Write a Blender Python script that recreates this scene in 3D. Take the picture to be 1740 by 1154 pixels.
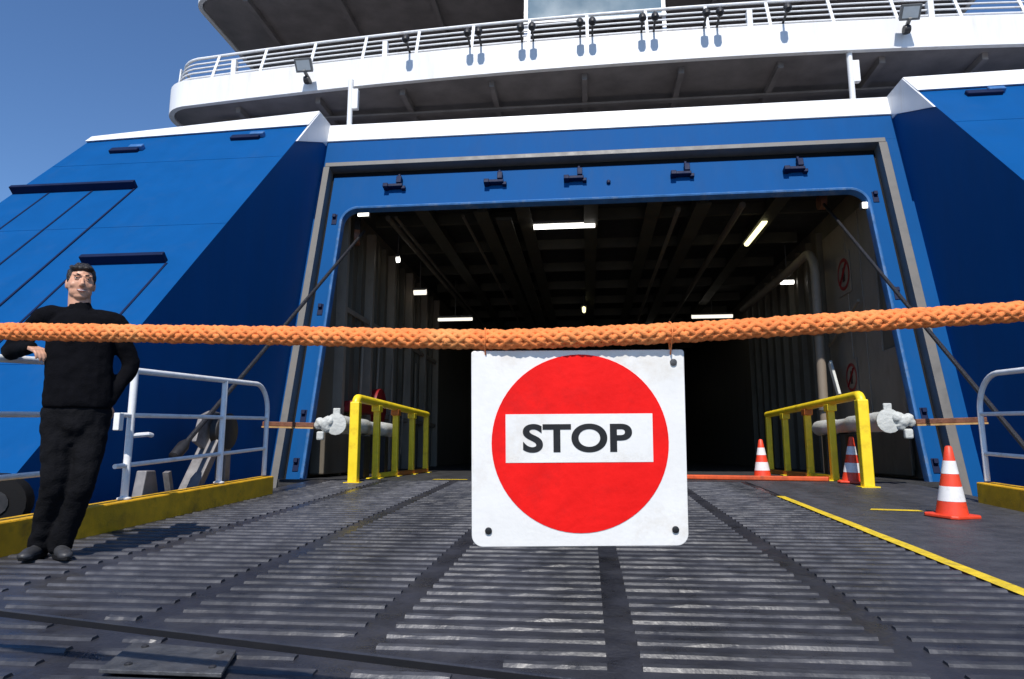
import bpy, bmesh, math, random
from mathutils import Vector, Matrix, noise

random.seed(7)
for o in list(bpy.data.objects):
    bpy.data.objects.remove(o, do_unlink=True)
SC = bpy.context.scene
COL = SC.collection
R = math.radians

# ------------------------------------------------------------------ camera
PITCH, YAW = 9.25, 6.18
cam_d = bpy.data.cameras.new('camera')
cam = bpy.data.objects.new('camera', cam_d)
COL.objects.link(cam)
cam.location = (0, 0, 0.38)
cam.rotation_euler = (R(90 + PITCH), 0, R(YAW))
cam_d.sensor_width = 36
cam_d.lens = 1185 / 1740 * 36
cam_d.clip_start = 0.05
cam_d.clip_end = 6000
SC.camera = cam

# ------------------------------------------------------------------ light
SUN_EL, SUN_AZ = 50.0, 0.4          # the sun stands behind the camera, a touch to its left
SUN_STRENGTH, SKY_STRENGTH, EXPOSURE = 5.0, 0.14, 0.0
world = bpy.data.worlds.new('World')
SC.world = world
world.use_nodes = True
wn = world.node_tree
wn.nodes.clear()
w_out = wn.nodes.new('ShaderNodeOutputWorld')
w_bg = wn.nodes.new('ShaderNodeBackground')
w_sky = wn.nodes.new('ShaderNodeTexSky')
w_sky.sky_type = 'NISHITA'
w_sky.sun_disc = False
w_sky.sun_elevation = R(SUN_EL)
w_sky.sun_rotation = R(180 + SUN_AZ)
w_sky.air_density = 1.0
w_sky.dust_density = 0.0
w_sky.ozone_density = 10.0
w_bg.inputs['Strength'].default_value = SKY_STRENGTH
wn.links.new(w_sky.outputs[0], w_bg.inputs['Color'])
wn.links.new(w_bg.outputs[0], w_out.inputs['Surface'])

sun_d = bpy.data.lights.new('sun', 'SUN')
sun = bpy.data.objects.new('sun', sun_d)
COL.objects.link(sun)
sun_d.energy = SUN_STRENGTH
sun_d.angle = R(0.53)
sun_d.color = (1.0, 0.96, 0.90)
s_dir = Vector((-math.sin(R(SUN_AZ)) * math.cos(R(SUN_EL)),
                -math.cos(R(SUN_AZ)) * math.cos(R(SUN_EL)), math.sin(R(SUN_EL))))
sun.rotation_euler = (-s_dir).to_track_quat('-Z', 'Y').to_euler()
sun.location = s_dir * 60

SC.view_settings.view_transform = 'Standard'
SC.view_settings.look = 'None'
SC.view_settings.exposure = EXPOSURE
SC.view_settings.gamma = 1.0
SC.view_settings.use_curve_mapping = False
SC.render.engine = 'CYCLES'

# ------------------------------------------------------------------ materials
def mat(name, col, rough=0.5, metal=0.0, var=0.15, scale=6.0, bump=0.0, bscale=60.0, rvar=0.1,
        dirt=None, dirt_amt=0.0, dirt_scale=3.0, stretch=(1, 1, 1), spec=0.5, emit=None, estr=0.0, world_co=False, tracks=0.0):
    m = bpy.data.materials.new(name)
    m.use_nodes = True
    t = m.node_tree
    N, L = t.nodes, t.links
    b = N['Principled BSDF']
    b.inputs['Metallic'].default_value = metal
    b.inputs['Specular IOR Level'].default_value = spec
    tc = N.new('ShaderNodeTexCoord')
    mp = N.new('ShaderNodeMapping')
    mp.inputs['Scale'].default_value = stretch
    if world_co:
        ge = N.new('ShaderNodeNewGeometry')
        L.new(ge.outputs['Position'], mp.inputs['Vector'])
    else:
        L.new(tc.outputs['Object'], mp.inputs['Vector'])
    nz = N.new('ShaderNodeTexNoise')
    nz.inputs['Scale'].default_value = scale
    nz.inputs['Detail'].default_value = 6
    nz.inputs['Roughness'].default_value = 0.62
    L.new(mp.outputs[0], nz.inputs['Vector'])
    rp = N.new('ShaderNodeMapRange')
    rp.inputs['From Min'].default_value = 0.3
    rp.inputs['From Max'].default_value = 0.7
    rp.inputs['To Min'].default_value = 1 - var
    rp.inputs['To Max'].default_value = 1 + var
    L.new(nz.outputs['Fac'], rp.inputs['Value'])
    mx = N.new('ShaderNodeMix')
    mx.data_type = 'RGBA'
    mx.blend_type = 'MULTIPLY'
    mx.inputs['Factor'].default_value = 1.0
    mx.inputs['A'].default_value = (*col, 1)
    L.new(rp.outputs[0], mx.inputs['B'])
    last = mx.outputs['Result']
    if dirt is not None:
        n2 = N.new('ShaderNodeTexNoise')
        n2.inputs['Scale'].default_value = dirt_scale
        n2.inputs['Detail'].default_value = 8
        n2.inputs['Roughness'].default_value = 0.7
        L.new(mp.outputs[0], n2.inputs['Vector'])
        r2 = N.new('ShaderNodeMapRange')
        r2.inputs['From Min'].default_value = 0.52
        r2.inputs['From Max'].default_value = 0.72
        r2.inputs['To Min'].default_value = 0
        r2.inputs['To Max'].default_value = dirt_amt
        L.new(n2.outputs['Fac'], r2.inputs['Value'])
        m2 = N.new('ShaderNodeMix')
        m2.data_type = 'RGBA'
        L.new(r2.outputs[0], m2.inputs['Factor'])
        L.new(last, m2.inputs['A'])
        m2.inputs['B'].default_value = (*dirt, 1)
        last = m2.outputs['Result']
    if tracks:                          # long soft tyre marks and oil along the way in
        m4 = N.new('ShaderNodeMapping')
        m4.inputs['Scale'].default_value = (1.5, 0.16, 1)
        L.new(N.new('ShaderNodeNewGeometry').outputs['Position'], m4.inputs['Vector'])
        n4 = N.new('ShaderNodeTexNoise')
        n4.inputs['Scale'].default_value = 1.0
        n4.inputs['Detail'].default_value = 4
        L.new(m4.outputs[0], n4.inputs['Vector'])
        r4 = N.new('ShaderNodeMapRange')
        r4.inputs['From Min'].default_value = 0.35
        r4.inputs['From Max'].default_value = 0.65
        r4.inputs['To Min'].default_value = 1 - tracks
        r4.inputs['To Max'].default_value = 1 + tracks * 0.6
        L.new(n4.outputs['Fac'], r4.inputs['Value'])
        x4 = N.new('ShaderNodeMix')
        x4.data_type = 'RGBA'
        x4.blend_type = 'MULTIPLY'
        x4.inputs['Factor'].default_value = 1.0
        L.new(last, x4.inputs['A'])
        L.new(r4.outputs[0], x4.inputs['B'])
        last = x4.outputs['Result']
    L.new(last, b.inputs['Base Color'])
    rr = N.new('ShaderNodeMapRange')
    rr.inputs['From Min'].default_value = 0.3
    rr.inputs['From Max'].default_value = 0.7
    rr.inputs['To Min'].default_value = max(0.03, rough - rvar)
    rr.inputs['To Max'].default_value = min(1, rough + rvar)
    L.new(nz.outputs['Fac'], rr.inputs['Value'])
    L.new(rr.outputs[0], b.inputs['Roughness'])
    if bump:
        n3 = N.new('ShaderNodeTexNoise')
        n3.inputs['Scale'].default_value = bscale
        n3.inputs['Detail'].default_value = 5
        L.new(mp.outputs[0], n3.inputs['Vector'])
        bp = N.new('ShaderNodeBump')
        bp.inputs['Strength'].default_value = bump
        bp.inputs['Distance'].default_value = 0.02
        L.new(n3.outputs['Fac'], bp.inputs['Height'])
        L.new(bp.outputs[0], b.inputs['Normal'])
    if emit:
        b.inputs['Emission Color'].default_value = (*emit, 1)
        b.inputs['Emission Strength'].default_value = estr
    return m

M = {}
M['blue'] = mat('hull_blue_paint', (0.002, 0.071, 0.235), 0.6, var=0.07, scale=2.6, bump=0.02, bscale=2.4, rvar=0.03,
                dirt=(0.016, 0.078, 0.22), dirt_amt=0.4, dirt_scale=3.2, spec=0.07, stretch=(1, 1, 0.22))
M['blue_worn'] = mat('worn_blue_paint', (0.03, 0.13, 0.33), 0.5, var=0.2, scale=5,
                     dirt=(0.22, 0.28, 0.36), dirt_amt=0.6, dirt_scale=4)
M['navy'] = mat('navy_steel_and_shade', (0.003, 0.010, 0.045), 0.6, spec=0.2)  # steel fittings, plus painted shade on the ledges and latch pockets
M['white'] = mat('white_ship_paint', (0.80, 0.80, 0.80), 0.4, var=0.04, scale=3,
                 dirt=(0.55, 0.46, 0.36), dirt_amt=0.40, dirt_scale=4.5, stretch=(1, 1, 0.15))
M['rail_white'] = mat('white_rail_paint', (0.82, 0.82, 0.82), 0.35, var=0.06, scale=9,
                      dirt=(0.42, 0.33, 0.24), dirt_amt=0.35, dirt_scale=7)
M['grey_trim'] = mat('grey_steel_trim', (0.13, 0.125, 0.12), 0.55, var=0.2, scale=5,
                     dirt=(0.14, 0.10, 0.07), dirt_amt=0.5, dirt_scale=5)
M['rubber'] = mat('black_rubber', (0.010, 0.010, 0.011), 0.75, bump=0.1, spec=0.12)
M['soffit'] = mat('soffit_grey_paint', (0.20, 0.185, 0.185), 0.6, var=0.25, scale=2.0)
M['bulkhead'] = mat('bulkhead_grey_paint', (0.15, 0.14, 0.145), 0.6, var=0.25, scale=2.0)
M['garage'] = mat('car_deck_paint', (0.115, 0.096, 0.07), 0.6, var=0.3, scale=2.5,
                  dirt=(0.05, 0.035, 0.02), dirt_amt=0.6, dirt_scale=2.0, stretch=(1, 1, 0.35))
M['garage_pale'] = mat('pale_wall_panel', (0.24, 0.195, 0.15), 0.6, var=0.25, scale=2.5,
                       dirt=(0.10, 0.07, 0.05), dirt_amt=0.7, dirt_scale=2.5, stretch=(1, 1, 0.4))
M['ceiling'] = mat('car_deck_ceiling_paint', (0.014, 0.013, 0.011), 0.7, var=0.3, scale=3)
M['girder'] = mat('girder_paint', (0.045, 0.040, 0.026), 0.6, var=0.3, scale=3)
M['deck'] = mat('car_deck_floor', (0.035, 0.035, 0.037), 0.55, var=0.4, scale=3, bump=0.2, bscale=30)
M['ramp'] = mat('ramp_steel', (0.030, 0.030, 0.037), 0.34, var=0.3, scale=5, bump=0.15, bscale=45, rvar=0.12, world_co=True, tracks=0.35,
                dirt=(0.060, 0.056, 0.052), dirt_amt=0.5, dirt_scale=2.3)
M['asphalt'] = mat('ramp_grit_coating', (0.050, 0.050, 0.057), 0.55, var=0.25, scale=7, bump=0.35, bscale=110, rvar=0.15, world_co=True, tracks=0.35,
                   dirt=(0.024, 0.024, 0.028), dirt_amt=0.6, dirt_scale=1.7)
M['tread'] = mat('worn_tread_steel', (0.054, 0.054, 0.061), 0.38, metal=0.1, var=0.3, scale=9, bump=0.10, bscale=40, world_co=True, tracks=0.5,
                 rvar=0.14, dirt=(0.034, 0.034, 0.040), dirt_amt=0.8, dirt_scale=3.5)
M['plate'] = mat('pale_steel_plate', (0.085, 0.085, 0.088), 0.42, metal=0.3, var=0.35, scale=12, bump=0.3, bscale=40,
                 dirt=(0.06, 0.05, 0.045), dirt_amt=0.7, dirt_scale=9)
M['yellow'] = mat('yellow_guard_paint', (0.92, 0.66, 0.02), 0.45, var=0.10, scale=6,
                  dirt=(0.50, 0.28, 0.02), dirt_amt=0.6, dirt_scale=5)
M['orange'] = mat('orange_rusty_paint', (0.55, 0.16, 0.02), 0.5, var=0.25, scale=6,
                  dirt=(0.30, 0.06, 0.015), dirt_amt=0.6, dirt_scale=6)
M['kerb'] = mat('yellow_kerb_paint', (0.68, 0.36, 0.008), 0.55, var=0.25, scale=5, bump=0.2,
                dirt=(0.10, 0.07, 0.02), dirt_amt=0.7, dirt_scale=4)
M['line'] = mat('yellow_line_paint', (0.72, 0.50, 0.02), 0.6, var=0.2, scale=14, bump=0.3, bscale=120,
                dirt=(0.16, 0.12, 0.04), dirt_amt=0.7, dirt_scale=12)
M['redline'] = mat('red_deck_paint', (0.62, 0.085, 0.015), 0.6, var=0.3, scale=6,
                   dirt=(0.10, 0.03, 0.02), dirt_amt=0.7, dirt_scale=5)
M['rust'] = mat('rusty_bar_steel', (0.16, 0.06, 0.03), 0.6, var=0.4, scale=9, bump=0.3)
M['tan'] = mat('tan_bar_face', (0.46, 0.27, 0.10), 0.6, var=0.3, scale=9)
M['steel'] = mat('grey_machine_steel', (0.20, 0.19, 0.19), 0.5, metal=0.2, var=0.35, scale=6,
                 dirt=(0.06, 0.05, 0.05), dirt_amt=0.7, dirt_scale=5)
M['dark_steel'] = mat('dark_greasy_steel', (0.025, 0.024, 0.026), 0.5, metal=0.2, var=0.4, scale=8)
M['cable'] = mat('steel_wire_cable', (0.03, 0.03, 0.035), 0.45, metal=0.4, var=0.4, scale=40, bump=0.5, bscale=200)
M['cone_red'] = mat('cone_red_plastic', (0.76, 0.060, 0.020), 0.45, var=0.1, dirt=(0.25, 0.03, 0.02), dirt_amt=0.5, dirt_scale=9)
M['cone_white'] = mat('cone_white_band', (0.78, 0.76, 0.74), 0.45, var=0.08, dirt=(0.45, 0.42, 0.38), dirt_amt=0.5, dirt_scale=12)
M['wrap'] = mat('white_wrapping', (0.52, 0.53, 0.50), 0.6, var=0.08, scale=8, bump=0.5, bscale=25)
M['sign_white'] = mat('sign_white_enamel', (0.80, 0.785, 0.75), 0.38, var=0.05, scale=9, bump=0.04, bscale=80,
                      dirt=(0.56, 0.48, 0.36), dirt_amt=0.5, dirt_scale=7)
M['sign_red'] = mat('sign_red_enamel', (0.80, 0.008, 0.006), 0.5, spec=0.2, var=0.10, scale=14, bump=0.06, bscale=60,
                    dirt=(0.50, 0.010, 0.010), dirt_amt=0.5, dirt_scale=11)
M['black'] = mat('black_print', (0.010, 0.010, 0.011), 0.45, var=0.3, scale=20)
M['sky_glass'] = mat('wind_screen_glass', (0.10, 0.16, 0.20), 0.08, var=0.1, scale=1, rvar=0.02, spec=0.8)
M['lens'] = mat('lamp_glass', (0.55, 0.58, 0.58), 0.15, var=0.05)
M['lamp_case'] = mat('lamp_case_paint', (0.16, 0.16, 0.155), 0.5)
M['tube_white'] = mat('lit_tube_white', (0.9, 0.9, 0.85), 0.4, emit=(1, 0.97, 0.90), estr=3.2)
M['tube_dim'] = mat('lit_tube_dim', (0.9, 0.9, 0.8), 0.4, emit=(1, 0.93, 0.80), estr=1.3)
M['tube_yellow'] = mat('lit_tube_yellow', (0.9, 0.85, 0.55), 0.4, emit=(1, 0.93, 0.50), estr=2.0)
M['darkred'] = mat('dark_red_hose_paint', (0.22, 0.008, 0.010), 0.5, var=0.3)
M['skin'] = mat('skin', (0.60, 0.31, 0.195), 0.5, var=0.07, scale=14, bump=0.05)
M['hair'] = mat('dark_hair', (0.010, 0.007, 0.006), 0.45, var=0.4, scale=60, bump=0.6, bscale=120)
M['knit'] = mat('black_knit', (0.0045, 0.0045, 0.006), 0.9, var=0.3, scale=30, bump=0.4, bscale=160, spec=0.06)
M['trouser'] = mat('black_trouser_cloth', (0.0060, 0.0060, 0.0075), 0.85, var=0.3, scale=12, bump=0.3, bscale=90, spec=0.10)
M['shoe'] = mat('dusty_shoe_leather', (0.035, 0.035, 0.038), 0.5, var=0.4, scale=12)
M['eye'] = mat('eye_white', (0.42, 0.40, 0.38), 0.2, var=0.02)
M['lip'] = mat('lip_skin', (0.40, 0.14, 0.11), 0.45, var=0.05)
M['teeth'] = mat('teeth', (0.75, 0.72, 0.66), 0.3, var=0.02)
M['concrete'] = mat('quay_concrete', (0.20, 0.195, 0.185), 0.8, var=0.25, scale=2.0, bump=0.3, bscale=30,
                    dirt=(0.08, 0.075, 0.07), dirt_amt=0.6, dirt_scale=1.2)
M['water'] = mat('harbour_water', (0.006, 0.020, 0.030), 0.08, var=0.2, scale=0.3, bump=0.6, bscale=1.6, rvar=0.02)

def rope_mat():
    m = mat('orange_rope_fibre', (0.82, 0.24, 0.068), 0.75, var=0.20, scale=30, bump=0.3, bscale=420, spec=0.25,
            dirt=(0.78, 0.38, 0.13), dirt_amt=0.7, dirt_scale=5)
    return m
M['rope'] = rope_mat()

# ------------------------------------------------------------------ mesh helpers
def root_loc(o):
    v = Vector((0, 0, 0))
    while o is not None:
        v = v + o.location
        o = o.parent
    return v

class MB:
    def __init__(s):
        s.v, s.f = [], []
    def add(s, vs, fs):
        n = len(s.v)
        s.v += [Vector(p) for p in vs]
        s.f += [tuple(i + n for i in q) for q in fs]
        return s
    def hexa(s, p):           # 8 corners: bottom ring 0-3, top ring 4-7
        return s.add(p, [(3, 2, 1, 0), (4, 5, 6, 7), (0, 1, 5, 4), (1, 2, 6, 5), (2, 3, 7, 6), (3, 0, 4, 7)])
    def box(s, a, b):
        x0, y0, z0 = a
        x1, y1, z1 = b
        return s.hexa([(x0, y0, z0), (x1, y0, z0), (x1, y1, z0), (x0, y1, z0),
                       (x0, y0, z1), (x1, y0, z1), (x1, y1, z1), (x0, y1, z1)])
    def bar(s, a, b, w, h, up=(0, 0, 1)):
        a, b = Vector(a), Vector(b)
        d = (b - a).normalized()
        x = d.cross(Vector(up)).normalized() * (w / 2)
        z = x.cross(d).normalized() * (h / 2)
        return s.hexa([a - x - z, a + x - z, b + x - z, b - x - z, a - x + z, a + x + z, b + x + z, b - x + z])
    def prism(s, poly, vec):
        vec = Vector(vec)
        n = len(poly)
        p = [Vector(q) for q in poly]
        fs = [tuple(range(n - 1, -1, -1)), tuple(range(n, 2 * n))]
        fs += [(i, (i + 1) % n, (i + 1) % n + n, i + n) for i in range(n)]
        return s.add(p + [q + vec for q in p], fs)
    def tube(s, pts, r, n=10, cap=True):
        pts = [Vector(p) for p in pts]
        k = len(pts)
        rs = r if isinstance(r, (list, tuple)) else [r] * k
        base = len(s.v)
        prev = None
        for i, p in enumerate(pts):
            d = (pts[min(i + 1, k - 1)] - pts[max(i - 1, 0)])
            d = d.normalized() if d.length > 1e-9 else Vector((0, 0, 1))
            if prev is None:
                u = d.orthogonal().normalized()
            else:
                u = (prev - d * prev.dot(d)).normalized()
            prev = u
            w = d.cross(u)
            for j in range(n):
                a = 2 * math.pi * j / n
                s.v.append(p + (u * math.cos(a) + w * math.sin(a)) * rs[i])
        for i in range(k - 1):
            for j in range(n):
                a = base + i * n + j
                b = base + i * n + (j + 1) % n
                s.f.append((a, b, b + n, a + n))
        if cap:
            s.f.append(tuple(base + j for j in range(n - 1, -1, -1)))
            s.f.append(tuple(base + (k - 1) * n + j for j in range(n)))
        return s
    def ball(s, c, r, rot=None, nu=16, nv=10):
        c = Vector(c)
        rx, ry, rz = r if isinstance(r, (list, tuple)) else (r, r, r)
        base = len(s.v)
        for i in range(nv + 1):
            th = math.pi * i / nv
            for j in range(nu):
                ph = 2 * math.pi * j / nu
                p = Vector((rx * math.sin(th) * math.cos(ph), ry * math.sin(th) * math.sin(ph), rz * math.cos(th)))
                if rot is not None:
                    p = rot @ p
                s.v.append(c + p)
        for i in range(nv):
            for j in range(nu):
                a = base + i * nu + j
                b = base + i * nu + (j + 1) % nu
                s.f.append((a, a + nu, b + nu, b))
        return s
    def lathe(s, c, prof, n=20, axis=(0, 0, 1)):
        c = Vector(c)
        ax = Vector(axis).normalized()
        u = ax.orthogonal().normalized()
        w = ax.cross(u)
        base = len(s.v)
        for (r, h) in prof:
            for j in range(n):
                a = 2 * math.pi * j / n
                s.v.append(c + ax * h + (u * math.cos(a) + w * math.sin(a)) * r)
        for i in range(len(prof) - 1):
            for j in range(n):
                a = base + i * n + j
                b = base + i * n + (j + 1) % n
                s.f.append((a, b, b + n, a + n))
        s.f.append(tuple(base + j for j in range(n - 1, -1, -1)))
        s.f.append(tuple(base + (len(prof) - 1) * n + j for j in range(n)))
        return s
    def build(s, name, material, parent=None, smooth=False, bevel=0.0, segs=2):
        off = root_loc(parent) if parent else Vector((0, 0, 0))
        me = bpy.data.meshes.new(name)
        me.from_pydata([p - off for p in s.v], [], s.f)
        bm = bmesh.new()
        bm.from_mesh(me)
        bmesh.ops.remove_doubles(bm, verts=bm.verts, dist=1e-6)
        bmesh.ops.recalc_face_normals(bm, faces=bm.faces)
        bm.to_mesh(me)
        bm.free()
        if smooth:
            me.polygons.foreach_set('use_smooth', [True] * len(me.polygons))
        o = bpy.data.objects.new(name, me)
        COL.objects.link(o)
        me.materials.append(M[material])
        o.parent = parent
        if smooth and smooth != 'all':
            me.set_sharp_from_angle(angle=R(40))
        if bevel:
            b = o.modifiers.new('bevel', 'BEVEL')
            b.width = bevel
            b.segments = segs
            b.limit_method = 'ANGLE'
            b.angle_limit = R(35)
        return o

def remesh(o, vox, smooth=4, fold=0.0, fsize=.1):
    m = o.modifiers.new('remesh', 'REMESH')
    m.mode = 'VOXEL'; m.voxel_size = vox; m.use_smooth_shade = True
    if smooth:
        s = o.modifiers.new('smooth', 'SMOOTH'); s.iterations = smooth; s.factor = .5
    if fold:
        t = bpy.data.textures.new('folds', 'CLOUDS'); t.noise_scale = fsize; t.noise_depth = 1
        d = o.modifiers.new('folds', 'DISPLACE'); d.texture = t; d.strength = fold; d.mid_level = .5
        d.texture_coords = 'LOCAL'

def tag(o, label=None, cat=None, group=None, kind=None):
    if label: o['label'] = label
    if cat: o['category'] = cat
    if group: o['group'] = group
    if kind: o['kind'] = kind
    return o

def thing(name, loc, label, cat, group=None):
    o = bpy.data.objects.new(name, None)
    COL.objects.link(o)
    o.location = loc
    o.empty_display_size = 0.2
    return tag(o, label, cat, group)

def group_part(name, parent):       # a part made of several sub-parts
    o = bpy.data.objects.new(name, None)
    COL.objects.link(o)
    o.parent = parent
    return o

def arc(c, u, w, r, a0, a1, n=8):
    c, u, w = Vector(c), Vector(u), Vector(w)
    return [c + (u * math.cos(R(a0 + (a1 - a0) * i / n)) + w * math.sin(R(a0 + (a1 - a0) * i / n))) * r for i in range(n + 1)]

SLOPE = 0.46 / 9.95
def rz(y): return -0.46 + SLOPE * y           # height of the ramp surface

# ------------------------------------------------------------------ setting: water, quay, ramp
b = MB()
b.add([(-3000, -3000, -2.6), (3000, -3000, -2.6), (3000, 3000, -2.6), (-3000, 3000, -2.6)], [(0, 1, 2, 3)])
tag(b.build('water', 'water'), kind='structure')
b = MB().box((-60, -80, -2.9), (60, 1.35, -0.47))
tag(b.build('quay', 'concrete', bevel=0.02), kind='structure')

# ramp: main leaf ends on a slanted joint, the flap lies beyond it on the quay
def jy(x): return 2.487 - 0.234 * (x + 0.27)
XL, XR = -3.98, 4.12
def ramp_leaf(poly, thick):
    return MB().prism([(x, y, rz(y) - thick) for x, y in poly], (0, 0, thick))
ramp = ramp_leaf([(XL, jy(XL)), (XR, jy(XR)), (XR, 9.93), (XL, 9.93)], 0.42).build('ramp', 'ramp', bevel=0.006)
tag(ramp, kind='structure')
g = 0.070
flap = MB()
flap.prism([(x, y, rz(y) - 0.05 - 0.002) for x, y in [(XL, jy(XL) - g), (XR, jy(XR) - g), (XR, 0.15), (XL, 0.9)]], (0, 0, 0.05))
ramp_flap = flap.build('ramp_flap', 'ramp', bevel=0.012)
tag(ramp_flap, kind='structure')
# gap filler under the joint, dark
MB().prism([(x, y, rz(y) - 0.30) for x, y in [(XL, jy(XL) + 0.1), (XR, jy(XR) + 0.1), (XR, jy(XR) - 0.3), (XL, jy(XL) - 0.3)]],
           (0, 0, 0.18)).build('hinge_beam', 'dark_steel', ramp)
MB().prism([(x, y, rz(y) - 0.057) for x, y in [(XL, jy(XL) - .001), (XR, jy(XR) - .004), (XR, jy(XR) - g + .004), (XL, jy(XL) - g + .004)]],
           (0, 0, 0.050)).build('joint_shade_strip', 'rubber', ramp)  # black strip fills the open joint, in place of the shade inside it
# grit coated lane at the right of the yellow line
MB().prism([(x, y, rz(y) + 0.004) for x, y in [(2.10, jy(2.10) + 0.02), (XR, jy(XR) + 0.02), (XR, 9.92), (2.10, 9.92)]],
           (0, 0, 0.002)).build('grit_lane', 'asphalt', ramp)
b = MB()
yy = [jy(2.05) + 0.03 + (7.98 - jy(2.05)) * i / 12 for i in range(13)]
b.add([(2.02 + d + random.uniform(-.004, .004), y, rz(y) + 0.0105) for y in yy for d in (0, 0.085)],
      [(2 * i, 2 * i + 1, 2 * i + 3, 2 * i + 2) for i in range(12)])
b.build('lane_line', 'line', ramp)
b = MB()
for (x0, x1, y0, y1) in ((2.55, 2.98, 6.78, 6.88), (2.66, 2.93, 6.86, 6.93)):
    b.add([(x0, y0 + 0.08, rz(y0) + 0.0145), (x1, y0, rz(y0) + 0.0105), (x1, y1, rz(y1) + 0.0105), (x0 + 0.05, y1 + 0.08, rz(y1) + 0.0145)], [(0, 1, 2, 3)])
    break
b.build('paint_mark', 'line', ramp)

# anti-slip tread bars: near rows one by one, far rows joined
BAYS = [(-3.64, -2.93), (-2.80, -1.93), (-1.80, -0.925), (-0.795, 0.05), (0.17, 1.085), (1.205, 2.005)]
PITCH_BAR = 0.138
def tread_geo(b, x0, x1, y, seed, o=(0, 0, 0)):
    rnd = random.Random(seed)
    n = 7
    z = rz(y)
    prof = [(-0.029, -0.004), (-0.016, 0.011), (0.014, 0.012), (0.029, -0.004)]
    vs, fs = [], []
    for i in range(n + 1):
        x = x0 + (x1 - x0) * i / n
        wob = rnd.uniform(-0.0035, 0.0035)
        hh = rnd.uniform(-0.003, 0.0015)
        for (dy, dz) in prof:
            vs.append((x - o[0], y + dy + wob - o[1], z + SLOPE * dy + dz + (hh if dz > 0 else 0) - o[2]))
    for i in range(n):
        for j in range(3):
            a = i * 4 + j
            fs.append((a, a + 4, a + 5, a + 1))
    fs.append((0, 1, 2, 3))
    fs.append(tuple(n * 4 + j for j in (3, 2, 1, 0)))
    b.add(vs, fs)
shared = {}
far = MB()
Y0 = 2.407 - 8 * PITCH_BAR
for bi, (x0, x1) in enumerate(BAYS):
    for r in range(64):
        y = Y0 + r * PITCH_BAR
        top = jy((x0 + x1) / 2)
        on_ramp = y - 0.045 > jy(x0)
        on_flap = y + 0.05 < jy(x1) - g and y > 1.45
        if y > 9.80 or (bi == 0 and y + 0.05 < jy(x0) - g):
            continue
        if not (on_ramp or on_flap):          # bars cut short by the slanted joint
            xc = -0.27 - (y - 0.050 - 2.487) / 0.234
            if x0 < xc < x1 - 0.12:
                t = MB(); tread_geo(t, xc, x1, y, r, (0, 0, 0)); t.build('tread_bar', 'tread', ramp)
            xc = -0.27 - (y + 0.055 + g - 2.487) / 0.234
            if y > 1.45 and x0 + 0.12 < xc < x1:
                t = MB(); tread_geo(t, x0, xc, y, r, (0, 0, 0.002)); t.build('tread_bar', 'tread', ramp_flap)
            continue
        if y < 5.2:
            var = (bi, r % 4)
            dz = -0.002 if on_flap else 0
            if var not in shared:
                t = MB()
                tread_geo(t, x0, x1, y, bi * 31 + r, (x0, y, rz(y)))
                ob = t.build('tread_bar', 'tread', ramp if on_ramp else ramp_flap)
                shared[var] = ob.data
            else:
                ob = bpy.data.objects.new('tread_bar', shared[var])
                COL.objects.link(ob)
                ob.parent = ramp if on_ramp else ramp_flap
            ob.location = (x0, y, rz(y) + dz)
        else:
            tread_geo(far, x0, x1, y, bi * 31 + r)
tag(far.build('tread_bars_far', 'tread', ramp), kind='stuff')
# small pale cover plate on the flap
def on_flap_z(y): return rz(y) - 0.002
pl = thing('cover_plate', (-1.45, 2.46, on_flap_z(2.46)), 'small pale steel cover plate lying on the ramp flap', 'plate')
MB().prism([(x, y, on_flap_z(y) + 0.014) for x, y in [(-1.70, 2.585), (-1.27, 2.53), (-1.20, 2.30), (-1.63, 2.30)]],
           (0, 0, 0.014)).build('plate', 'plate', pl, bevel=0.003)
for (x, y) in [(-1.62, 2.53), (-1.31, 2.49), (-1.26, 2.35), (-1.56, 2.35)]:
    MB().lathe((x, y, on_flap_z(y) + 0.026), [(0.013, 0), (0.013, 0.006), (0.008, 0.009)], 8).build('bolt', 'dark_steel', pl)

# kerbs, each with its railing
KH = 0.225
def kerb(x0, x1, y0, y1, label):
    o = MB().hexa([(x0, y0, rz(y0) - .01), (x1, y0, rz(y0) - .01), (x1, y1, rz(y1) - .01), (x0, y1, rz(y1) - .01),
                   (x0, y0, rz(y0) + KH), (x1, y0, rz(y0) + KH), (x1, y1, rz(y1) + KH - .02), (x0, y1, rz(y1) + KH - .02)]
                  ).build('kerb_beam', 'kerb', bevel=0.012)
    return tag(o, label, 'kerb')
kerb(-3.84, -3.68, 2.9, 8.0, 'long yellow painted kerb beam behind the man and under the white railing')
kerb(3.84, 4.02, 2.2, 7.56, 'yellow kerb beam beside the traffic cones, on the far side of the yellow line')

def kz(y): return rz(y) + KH - 0.006
RX = -3.76
rl = thing('guard_railing', (RX, 5.43, kz(5.43)), 'white tubular railing standing on the long yellow kerb beside the man', 'railing')
TR = 0.027
for y in (5.43, 6.90):
    MB().tube([(RX, y, kz(y)), (RX, y, kz(y) + 1.04)], TR + .003, 12).build('post', 'rail_white', rl, True)
    MB().lathe((RX, y, kz(y)), [(0.055, 0), (0.055, 0.012), (0.03, 0.02)], 12).build('foot_plate', 'rail_white', rl, True)
zt = lambda y: kz(y) + 1.05
c = Vector((RX, 7.60, zt(7.60) - 0.30))
pts = [(RX, 5.41, zt(5.41)), (RX, 6.4, zt(6.4)), (RX, 7.4, zt(7.4))] + arc(c, (0, 0, 1), (0, 1, 0), 0.30, 0, 90, 8) + [(RX, 7.90, kz(7.9))]
MB().tube(pts, TR, 12).build('top_rail', 'rail_white', rl, True)
MB().tube([(RX, 5.30, kz(5.30) + .68), (RX, 7.88, kz(7.88) + .66)], 0.020, 10).build('middle_rail', 'rail_white', rl, True)
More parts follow.
